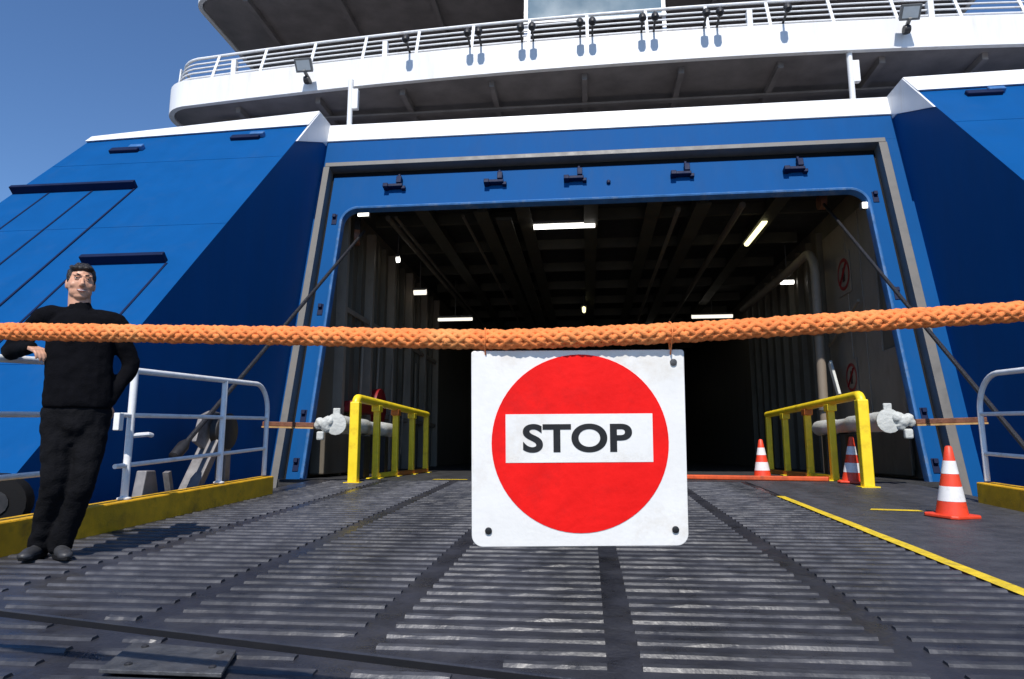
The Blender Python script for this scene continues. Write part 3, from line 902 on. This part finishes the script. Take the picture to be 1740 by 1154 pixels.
def lock(xc, y, s, xbar, label):
    zc = .775
    t = thing('locking_cylinder', (xc, y, .0), label, 'cylinder', 'ramp locking cylinders')
    MB().lathe((xc, y, zc), [(.05, .0), (.12, .03), (.13, .3), (.12, .6), (.125, 1.2), (.10, 1.25), (.10, 1.9), (.12, 1.95), (.12, 2.6), (.08, 2.75)], 18, (0, 1, 0)).build('cylinder_wrap', 'wrap', t, True)
    MB().lathe((xc, y - .07, zc), [(.10, 0), (.15, .01), (.15, .055), (.10, .068)], 16, (0, 1, 0)).build('end_flange', 'wrap', t, True)
    MB().box((xc - .05, y - .05, zc + .13), (xc + .05, y - .01, zc + .22)).build('lifting_lug', 'wrap', t, bevel=.012)
    kn = MB()
    for dx_, dz_, r_ in ((.10, .04, .075), (.16, .0, .085), (.23, .03, .065), (.13, -.06, .06), (.26, -.02, .055)):
        kn.ball((xc + s * dx_, y - .05, zc + dz_), r_)
    kn = kn.build('knuckle', 'wrap', t, True)
    remesh(kn, .014, 2, .02, .05)
    MB().box((xc + s * .20 - .05, y - .12, zc - .22), (xc + s * .20 + .05, y - .05, zc - .10)).build('drip_lug', 'wrap', t, bevel=.02)
    MB().bar((xc + s * .30, y - .05, zc - .012), (xbar, y - .05, zc + .01), .10, .062).build('locking_bar', 'rust', t, bevel=.008)
    MB().bar((xc + s * .30, y - .09, zc - .055), (xbar, y - .09, zc - .035), .05, .022).build('bar_edge', 'tan', t)
    MB().box((xc - .10, y + .9, .012), (xc + .10, y + 1.2, zc - .14)).build('saddle', 'dark_steel', t)
    MB().box((xc - .10, y + 2.0, .012), (xc + .10, y + 2.2, zc - .12)).build('saddle', 'dark_steel', t)
lock(-3.46, 9.42, -1, -4.50, 'white wrapped cylinder with rusty bar beside the guard near the hose reel')
lock(3.72, 9.22, 1, 4.84, 'white wrapped cylinder with rusty bar behind the cones and yellow guard')

# ------------------------------------------------------------------ hoisting wires and sheave stands
def wire(a, bb, label):
    a, bb = Vector(a), Vector(bb)
    t = thing('hoist_cable', bb, label, 'cable')
    L_ = (bb - a).length
    d = (bb - a).normalized()
    MB().tube([a + d * (L_ * i / 30) for i in range(31)], .026, 8).build('wire', 'cable', t, True)
    MB().lathe(bb - d * .02, [(.02, -.02), (.055, 0), (.06, .18), (.035, .25)], 12, -d).build('socket', 'dark_steel', t, True)
wire((-4.02, 11.95, 4.40), (-4.06, 6.55, .33), 'dark steel cable running from the door corner down to the sheave stand')
wire((4.20, 12.38, 4.80), (4.12, 6.7, .02), 'dark steel cable running down past the rounded railing end')

st_ = thing('sheave_stand', (-4.06, 7.2, rz(7.2)), 'grey steel sheave stand behind the white railing', 'stand')
MB().box((-3.98 - .40, 2.95, -.62), (-3.99, 9.9, -.16)).build('side_beam', 'dark_steel', st_)
MB().bar((-4.10, 7.44, .66), (-4.10, 6.85, -.14), .10, .20, (1, 0, 0)).build('strut', 'steel', st_, bevel=.01)
MB().bar((-4.06, 7.50, .70), (-4.06, 7.52, -.14), .12, .12, (1, 0, 0)).build('leg', 'steel', st_, bevel=.01)
MB().prism([(-4.16, 7.02, .50), (-4.16, 7.12, .78), (-4.16, 7.30, .84), (-4.16, 7.62, .82), (-4.16, 7.64, .48), (-4.16, 7.35, .36)], (.05, 0, 0)).build('cheek_plate', 'steel', st_, bevel=.008)
MB().lathe((-4.02, 7.42, .62), [(.06, -.06), (.20, -.06), (.17, 0), (.20, .06), (.06, .06)], 20, (1, 0, 0)).build('sheave', 'dark_steel', st_, True)
MB().prism([(-4.14, 6.05, -.14), (-4.14, 6.12, .22), (-4.14, 6.26, .22), (-4.14, 6.38, -.14)], (.10, 0, 0)).build('small_bracket', 'steel', st_, bevel=.01)
MB().bar((-4.08, 6.50, .20), (-4.08, 6.62, -.14), .05, .06, (1, 0, 0)).build('small_bracket', 'steel', st_)
wl = thing('fender_wheel', (-4.20, 4.75, -.17), 'dark rubber fender wheel behind the kerb by the man', 'wheel')
MB().lathe((-4.20, 4.70, .03), [(.09, -.09), (.19, -.08), (.21, 0), (.19, .08), (.09, .09)], 20, (.4, -1, 0)).build('tyre', 'rubber', wl, True)
MB().lathe((-4.20, 4.70, .03), [(.03, -.10), (.085, -.10), (.085, .10), (.03, .10)], 14, (.4, -1, 0)).build('hub', 'dark_steel', wl, True)

# ------------------------------------------------------------------ traffic cones
def cone(x, y, label, h=.60):
    z = rz(y) + .006 if y < 9.93 else 0.001
    t = thing('traffic_cone', (x, y, z), label, 'traffic cone')
    q = .165
    m = MB()
    m.prism([(x + a, y + b_, z) for a, b_ in ((-q, -q + .04), (-q + .04, -q), (q - .04, -q), (q, -q + .04), (q, q - .04), (q - .04, q), (-q + .04, q), (-q, q - .04))], (0, 0, .028))
    m.build('base', 'cone_red', t, bevel=.008)
    hs = [0.026, .15, .285, .40, .52, .60, .645]
    hs = [v * h / .66 for v in hs]
    rad = lambda v: .128 - (.128 - .026) * (v / h)
    names = [('cone_body', 'cone_red'), ('white_band', 'cone_white'), ('red_band', 'cone_red'), ('white_band', 'cone_white'), ('red_tip', 'cone_red')]
    segs_ = [(0, 1), (1, 2), (2, 3), (3, 4), (4, 6)]
    for (nm, ma), (i, j) in zip(names, segs_):
        e_ = .0015 if ma == 'cone_white' else 0
        MB().lathe((x, y, z), [(rad(hs[i]) + e_, hs[i]), (rad(hs[j]) + e_, hs[j])] + ([(rad(hs[j]) * .6, hs[j] + .012)] if j == 6 else []), 20).build(nm, ma, t, True)
    t.rotation_euler = (math.atan(SLOPE) if y < 9.93 else 0, 0, R(random.uniform(0, 80)))
cone(3.06, 6.45, 'red and white traffic cone next to the yellow kerb and short yellow paint mark')
cone(3.42, 9.72, 'red and white traffic cone standing between the two end posts of the yellow guard')
cone(2.50, 10.62, 'red and white traffic cone on the red painted strip of the car deck', .58)

# ------------------------------------------------------------------ the stop sign
so = Vector((-0.2450, 1.4845, 0.1868))                    # lower left corner
su = Vector((0.4474, 0.0478, 0.0030)).normalized()
sv = Vector((-0.003, -0.034, 0.399))
sv = (sv - su * sv.dot(su)).normalized()
sn = su.cross(sv).normalized()
if sn.y > 0: sn = -sn
def SG(a, b_, o=0.0): return so + su * a + sv * b_ + sn * o
SW, SH = 0.452, 0.409
sign = thing('stop_sign', SG(SW / 2, 0), 'square white sign with red disc reading STOP hanging from the orange rope', 'sign')
def rrect(w, h, r_top, r_bot, n=6):
    p = []
    for (cx, cy, a0, r_) in ((w - r_bot, r_bot, -90, r_bot), (w - r_top, h - r_top, 0, r_top), (r_top, h - r_top, 90, r_top), (r_bot, r_bot, 180, r_bot)):
        for i in range(n + 1):
            a = R(a0 + 90 * i / n)
            p.append((cx + r_ * math.cos(a), cy + r_ * math.sin(a)))
    return p
MB().prism([SG(a, b_, -.005) for a, b_ in rrect(SW, SH, .006, .024)], sn * .005).build('sign_plate', 'sign_white', sign, bevel=.0012)
CXs, CYs, CRs = 0.2287, 0.2135, 0.1865
circ = lambda r_: [(CXs + r_ * math.cos(2 * math.pi * i / 72), CYs + r_ * math.sin(2 * math.pi * i / 72)) for i in range(72)]
disc = MB().prism([SG(a, b_, .0002) for a, b_ in circ(CRs)], sn * .0008).build('red_disc', 'sign_red', sign)
bar_ = MB().prism([SG(a, b_, .0006) for a, b_ in ((.072, .1732), (.3816, .1732), (.3816, .2744), (.072, .2744))], sn * .0012).build('white_bar', 'sign_white', disc)
cu = bpy.data.curves.new('lettering', 'FONT')
cu.body = 'STOP'
cu.size = 0.1
cu.offset = 0.0028
cu.extrude = 0.0004
tmp = bpy.data.objects.new('tmp', cu)
COL.objects.link(tmp)
bpy.context.view_layer.update()
me = bpy.data.meshes.new_from_object(tmp.evaluated_get(bpy.context.evaluated_depsgraph_get()))
bpy.data.objects.remove(tmp)
xs = [v.co.x for v in me.vertices]; ys = [v.co.y for v in me.vertices]
x0, x1, y0, y1 = min(xs), max(xs), min(ys), max(ys)
rl_ = root_loc(sign)
for v in me.vertices:
    a = .108 + (v.co.x - x0) / (x1 - x0) * .230
    b_ = .1940 + (v.co.y - y0) / (y1 - y0) * .0600
    v.co = SG(a, b_, .0022 + v.co.z) - rl_
me.materials.clear()
me.materials.append(M['black'])
lo = bpy.data.objects.new('lettering', me)
COL.objects.link(lo)
lo.parent = disc
for a, b_, ma in ((.035, .033, 'black'), (.425, .033, 'black'), (.429, .382, 'plate')):
    MB().lathe(SG(a, b_, 0), [(.0075, 0), (.0072, .003), (.004, .0042)], 14, sn).build('bolt', ma, sign, True)

# ------------------------------------------------------------------ the rope
RP = [(-2.9886, 1.7552, 0.7543), (-2.1687, 1.6663, 0.719), (-1.4629, 1.5756, 0.6817), (-1.0396, 1.5332, 0.6607), (-0.6582, 1.496, 0.6419),
      (-0.3782, 1.4676, 0.6269), (-0.1829, 1.4564, 0.619), (0.0043, 1.4707, 0.6244), (0.2525, 1.4918, 0.6348), (0.4987, 1.5099, 0.6497),
      (0.7424, 1.527, 0.6631), (0.9116, 1.5386, 0.6731), (1.2221, 1.5582, 0.6964), (1.806, 1.5933, 0.7433)]
RP = [Vector(p) for p in RP]
def cat_rom(P, per):
    out = []
    for i in range(len(P) - 1):
        p0, p1, p2, p3 = P[max(i - 1, 0)], P[i], P[i + 1], P[min(i + 2, len(P) - 1)]
        for k in range(per):
            t = k / per
            out.append(0.5 * ((2 * p1) + (p2 - p0) * t + (2 * p0 - 5 * p1 + 4 * p2 - p3) * t * t + (3 * p1 - p0 - 3 * p2 + p3) * t ** 3))
    return out + [P[-1]]
dense = cat_rom(RP, 40)
for _ in range(60):                    # relax kinks so that the rope sags evenly
    dense = [dense[0]] + [(dense[i - 1] + dense[i] * 2 + dense[i + 1]) / 4 for i in range(1, len(dense) - 1)] + [dense[-1]]
cum = [0.0]
for i in range(1, len(dense)):
    cum.append(cum[-1] + (dense[i] - dense[i - 1]).length)
def rope_at(s):
    lo_, hi = 0, len(cum) - 1
    while hi - lo_ > 1:
        m_ = (lo_ + hi) // 2
        if cum[m_] <= s: lo_ = m_
        else: hi = m_
    t = (s - cum[lo_]) / max(cum[hi] - cum[lo_], 1e-9)
    return dense[lo_].lerp(dense[hi], t), (dense[hi] - dense[lo_]).normalized()
rope = thing('rope', rope_at(cum[-1] / 2)[0], 'thick orange braided rope stretched across holding the stop sign', 'rope')
STEP, LAY = 0.0055, 0.150
NS = int(cum[-1] / STEP)
for sgn in (1, -1):
    for k in range(6):
        pts = []
        for i in range(NS):
            s = i * STEP
            p, d = rope_at(s)
            u = d.cross(Vector((0, 0, 1))).normalized()
            w = u.cross(d)
            th = sgn * 2 * math.pi * s / LAY + k * math.pi / 3
            # over and under the four strands of the other hand
            wv = sgn * math.cos(6 * (2 * math.pi * s / LAY) + sgn * k * math.pi)
            rr_ = 0.0152 + 0.0017 * wv
            jit = noise.noise(Vector((s * 9, k * 3.1, sgn * 5))) * .0016
            pts.append(p + (u * math.cos(th) + w * math.sin(th)) * (rr_ + jit))
        MB().tube(pts, 0.0066, 7).build('strand', 'rope', rope, 'all')
# thin ties that hold the sign on the rope
for a in (.030, .424):
    h_ = SG(a, SH - .018, 0)
    best = min(dense, key=lambda q: (q - h_).length)
    d = su
    up_ = Vector((0, 0, 1))
    fr = sn
    loop = [h_ - fr * .0075]
    rr_ = .0240
    for i in range(13):
        an = R(-60 + 300 * i / 12)
        loop.append(best + fr * (rr_ * math.cos(an)) + up_ * (rr_ * math.sin(an)))
    loop.append(h_ - fr * .009)
    MB().tube(loop, .0016, 6).build('tie_cord', 'rope', sign, True)

# ------------------------------------------------------------------ the man
man = thing('person', (-3.35, 4.18, rz(4.18)), 'dark-haired person in black sweater and trousers leaning on the white railing', 'person')
fb = Vector((.52, -.854, 0)); lb = Vector((.854, .52, 0)); UP = Vector((0, 0, 1))
def loft(b, secs, l, f, n=22, cap=True):
    base = len(b.v)
    for (c, hw, hd) in secs:
        c = Vector(c)
        for j in range(n):
            a = 2 * math.pi * j / n
            ca, sa = math.cos(a), math.sin(a)
            k = 1.0 / (abs(ca) ** 2.6 + abs(sa) ** 2.6) ** (1 / 2.6)
            b.v.append(c + l * (hw * ca * k) + f * (hd * sa * k))
    m = len(secs)
    for i in range(m - 1):
        for j in range(n):
            a = base + i * n + j
            c2 = base + i * n + (j + 1) % n
            b.f.append((a, c2, c2 + n, a + n))
    if cap:
        b.f.append(tuple(base + j for j in range(n - 1, -1, -1)))
        b.f.append(tuple(base + (m - 1) * n + j for j in range(n)))
def limb(b, pts, rs, n=14, sub=6):
    P = [Vector(p) for p in pts]
    out, ro = [], []
    for i in range(len(P) - 1):
        p0, p1, p2, p3 = P[max(i - 1, 0)], P[i], P[i + 1], P[min(i + 2, len(P) - 1)]
        for k in range(sub):
            t = k / sub
            out.append(0.5 * ((2 * p1) + (p2 - p0) * t + (2 * p0 - 5 * p1 + 4 * p2 - p3) * t * t + (3 * p1 - p0 - 3 * p2 + p3) * t ** 3))
            ro.append(rs[i] + (rs[i + 1] - rs[i]) * t)
    b.tube(out + [P[-1]], ro + [rs[-1]], n)
    b.ball(P[0], rs[0]); b.ball(P[-1], rs[-1])
pel, waist, chest, neckb = Vector((-3.22, 4.12, .64)), Vector((-3.225, 4.12, .82)), Vector((-3.245, 4.12, 1.10)), Vector((-3.272, 4.12, 1.285))
shR, elR, wrR = Vector((-3.425, 4.03, 1.240)), Vector((-3.74, 4.12, 1.035)), Vector((-3.465, 3.975, 1.035))
shL, elL, wrL = Vector((-3.09, 4.225, 1.225)), Vector((-3.02, 4.31, .95)), Vector((-3.075, 4.19, .70))
hR, hL = Vector((-3.30, 4.07, .62)), Vector((-3.145, 4.17, .62))
kR, kL = Vector((-3.275, 4.06, .20)), Vector((-3.135, 4.12, .21))
aR, aL = Vector((-3.42, 4.17, rz(4.17) + .09)), Vector((-3.285, 4.17, rz(4.17) + .09))
H = Vector((-3.283, 4.115, 1.470))
ff = Vector((.68, -.733, 0)).normalized(); fl_ = Vector((.733, .68, 0)).normalized()
def HP(l, f, u): return H + fl_ * l + ff * f + UP * u
hrot = Matrix((fl_, ff, UP)).transposed()
b = MB()
loft(b, [(pel, .13, .09), (waist, .13, .085), (chest, .15, .095), (neckb - UP * .06, .07, .05)], lb, fb)
limb(b, [neckb - UP * .05, H - UP * .06 - ff * .012], [.068, .064])
limb(b, [shR, (shR + elR) / 2, elR, (elR + wrR) / 2, wrR], [.042, .036, .028, .028, .026]); limb(b, [shL, (shL + elL) / 2, elL, (elL + wrL) / 2, wrL], [.042, .036, .028, .028, .026])
limb(b, [hR, kR, aR], [.062, .040, .030]); limb(b, [hL, kL, aL], [.062, .040, .030])
# head
b.ball(HP(0, -.012, .035), (.078, .094, .094), hrot)
b.ball(HP(0, .022, -.010), (.075, .072, .086), hrot)
b.ball(HP(0, .026, -.058), (.067, .062, .054), hrot)
b.ball(HP(0, .054, -.090), (.040, .029, .023), hrot)
b.tube([HP(0, .088, .022), HP(0, .103, -.005), HP(0, .112, -.024)], [.008, .011, .015], 10)
b.ball(HP(0, .104, -.026), (.018, .013, .011), hrot)
for s in (-1, 1):
    b.ball(HP(s * .077, -.005, -.008), (.010, .020, .033), hrot)
    b.ball(HP(s * .041, .064, -.020), (.024, .018, .024), hrot)
    b.ball(HP(s * .031, .084, .040), (.028, .011, .010), hrot)
# right hand: palm and fingers hanging off the rail edge
def hand(b, wr, d, side, palm_n, curl):
    d = d.normalized(); n_ = palm_n.normalized(); x = d.cross(n_).normalized() * side
    b.hexa([wr - x * .030 - n_ * .013, wr + x * .030 - n_ * .013, wr + x * .040 + d * .09 - n_ * .012, wr - x * .040 + d * .09 - n_ * .012,
            wr - x * .030 + n_ * .013, wr + x * .030 + n_ * .013, wr + x * .040 + d * .09 + n_ * .012, wr - x * .040 + d * .09 + n_ * .012])
    for i, ln in enumerate((.070, .080, .074, .058)):
        base = wr + d * .085 + x * (.031 - .0205 * i)
        p = [base]
        ang = 0
        for q, fr in enumerate((.45, .32, .23)):
            ang += curl[q]
            p.append(p[-1] + (d * math.cos(R(ang)) + n_ * math.sin(R(ang))) * ln * fr)
        b.tube(p, [.0098, .0092, .0086, .0072], 8); b.ball(p[-1], .0075, nu=8, nv=6)
    tb = wr + d * .02 + x * .026
    p = [tb, tb + x * .028 + d * .026 + n_ * .006, tb + x * .036 + d * .056 + n_ * .016, tb + x * .034 + d * .078 + n_ * .024]
    b.tube(p, [.014, .012, .010, .008], 8); b.ball(p[-1], .0082, nu=8, nv=6)
hand(b, wrR, Vector((.88, -.28, -.28)), 1, Vector((-.2, .2, -.95)), (28, 34, 26))
hand(b, wrL, Vector((-.22, -.10, -.96)), 1, Vector((-.8, .5, 0)), (14, 18, 14))
body = b.build('body', 'skin', man)
remesh(body, .0055, 3)
# face details
for s in (-1, 1):
    MB().ball(HP(s * .031, .0835, .020), (.0125, .007, .0052), hrot, 10, 8).build('eye', 'eye', body, True)
    MB().ball(HP(s * .032, .0895, .020), (.0055, .004, .0058), hrot, 8, 6).build('iris', 'hair', body, True)
    MB().tube([HP(s * .013, .0955, .041), HP(s * .030, .0950, .0455), HP(s * .048, .080, .040)], [.003, .0042, .002], 6).build('eyebrow', 'hair', body, True)
    MB().tube([HP(s * .018, .0895, .0265), HP(s * .031, .0905, .0275), HP(s * .044, .082, .0235)], [.003, .0038, .002], 6).build('eyelid', 'skin', body, True)
    MB().tube([HP(s * .018, .0875, .0135), HP(s * .031, .0885, .0125), HP(s * .044, .081, .0145)], [.002, .003, .002], 6).build('eyelid', 'skin', body, True)
MB().tube([HP(-.024, .087, -.052), HP(-.012, .0945, -.057), HP(0, .097, -.058), HP(.012, .0945, -.057), HP(.024, .087, -.052)], [.002, .0038, .0042, .0038, .002], 8).build('teeth', 'teeth', body, True)
MB().tube([HP(-.028, .085, -.049), HP(-.013, .096, -.0525), HP(0, .0985, -.0535), HP(.013, .096, -.0525), HP(.028, .085, -.049)], [.0015, .003, .0034, .003, .0015], 8).build('lip', 'lip', body, True)
MB().tube([HP(-.026, .085, -.053), HP(-.012, .0945, -.0625), HP(0, .0975, -.0645), HP(.012, .0945, -.0625), HP(.026, .085, -.053)], [.0015, .0034, .004, .0034, .0015], 8).build('lip', 'lip', body, True)
# hair: cap with a fringe, shorter at the sides
b = MB()
b.ball(HP(0, -.022, .050), (.085, .096, .086), hrot)
b.ball(HP(0, -.050, .010), (.080, .072, .088), hrot)
b.ball(HP(.012, .046, .096), (.054, .040, .022), hrot)
b.ball(HP(-.026, .044, .092), (.044, .040, .022), hrot)
for s in (-1, 1):
    b.ball(HP(s * .068, .010, .040), (.016, .030, .046), hrot)
rnd = random.Random(5)
for i in range(60):
    a, c_ = rnd.uniform(0, 6.28), rnd.uniform(.1, 1.0)
    b.ball(HP(.072 * math.cos(a) * c_, -.02 + .085 * math.sin(a) * c_, .075 + .062 * math.sqrt(max(0, 1 - c_ * c_))), rnd.uniform(.010, .015), nu=8, nv=6)
hr = b.build('hair', 'hair', man)
remesh(hr, .006, 2, .006, .02)
# sweater
b = MB()
loft(b, [(pel + UP * .015, .184, .138), (pel + UP * .05, .190, .142), (waist, .188, .138), (chest - UP * .10, .190, .133), (chest, .195, .128), (chest + UP * .09, .185, .112), (chest + UP * .14, .160, .098), (neckb + UP * .0, .090, .078)], lb, fb, 26)
limb(b, [neckb - UP * .05, neckb + UP * .022], [.075, .067])
limb(b, [neckb - lb * .05 - UP * .04, shR, (shR + elR) / 2, elR, (elR + wrR) / 2, wrR], [.062, .070, .060, .054, .047, .040])
limb(b, [neckb + lb * .05 - UP * .04, shL, (shL + elL) / 2, elL, (elL + wrL) / 2, wrL], [.062, .070, .060, .054, .047, .040])
sw = b.build('sweater', 'knit', man)
remesh(sw, .010, 6, .016, .07)
loftc = MB()
loft(loftc, [(neckb + UP * .012, .070, .064), (neckb + UP * .042, .064, .060)], lb, fb, 22)
loftc.build('collar', 'knit', sw, True)
# trousers
b = MB()
loft(b, [(pel + UP * .10, .165, .118), (pel, .172, .128), (hR.lerp(hL, .5) - UP * .04, .165, .125), (hR.lerp(hL, .5) - UP * .12, .15, .11), (hR.lerp(hL, .5) - UP * .18, .12, .09)], lb, fb, 24)
b.ball(hR.lerp(hL, .5) - UP * .06 + fb * .03, .11)
limb(b, [hR, (hR + kR) / 2, kR, (kR + aR) / 2 + fb * -.012, aR - UP * .01], [.104, .092, .075, .072, .070])
limb(b, [hL, (hL + kL) / 2, kL, (kL + aL) / 2 + fb * -.012, aL - UP * .01], [.104, .092, .075, .072, .070])
tr = b.build('trousers', 'trouser', man)
remesh(tr, .010, 5, .020, .07)

# shoes
for ak, dr in ((aR, Vector((.25, -.97, 0))), (aL, Vector((.75, -.66, 0)))):
    zg = rz(ak.y)
    dr = dr.normalized(); sd = Vector((-dr.y, dr.x, 0))
    b = MB()
    rot = Matrix((sd, dr, UP)).transposed()
    b.ball(ak + dr * .015 - UP * .035, (.043, .075, .050), rot)
    b.ball(Vector((ak.x, ak.y, zg + .045)) + dr * .10, (.046, .100, .038), rot)
    b.ball(Vector((ak.x, ak.y, zg + .036)) + dr * .165, (.043, .055, .030), rot)
    b.ball(Vector((ak.x, ak.y, zg + .040)) - dr * .03, (.038, .050, .036), rot)
    sh = b.build('shoe', 'shoe', man)
    remesh(sh, .007, 3)
    p = []
    for i in range(20):
        a = 2 * math.pi * i / 20
        wv = .044 - .008 * math.cos(a)
        p.append(Vector((ak.x, ak.y, zg + .013)) + dr * (.075 + .145 * math.sin(a)) + sd * (.046 * math.cos(a)))
    MB().prism(p, (0, 0, .020)).build('sole', 'rubber', sh)
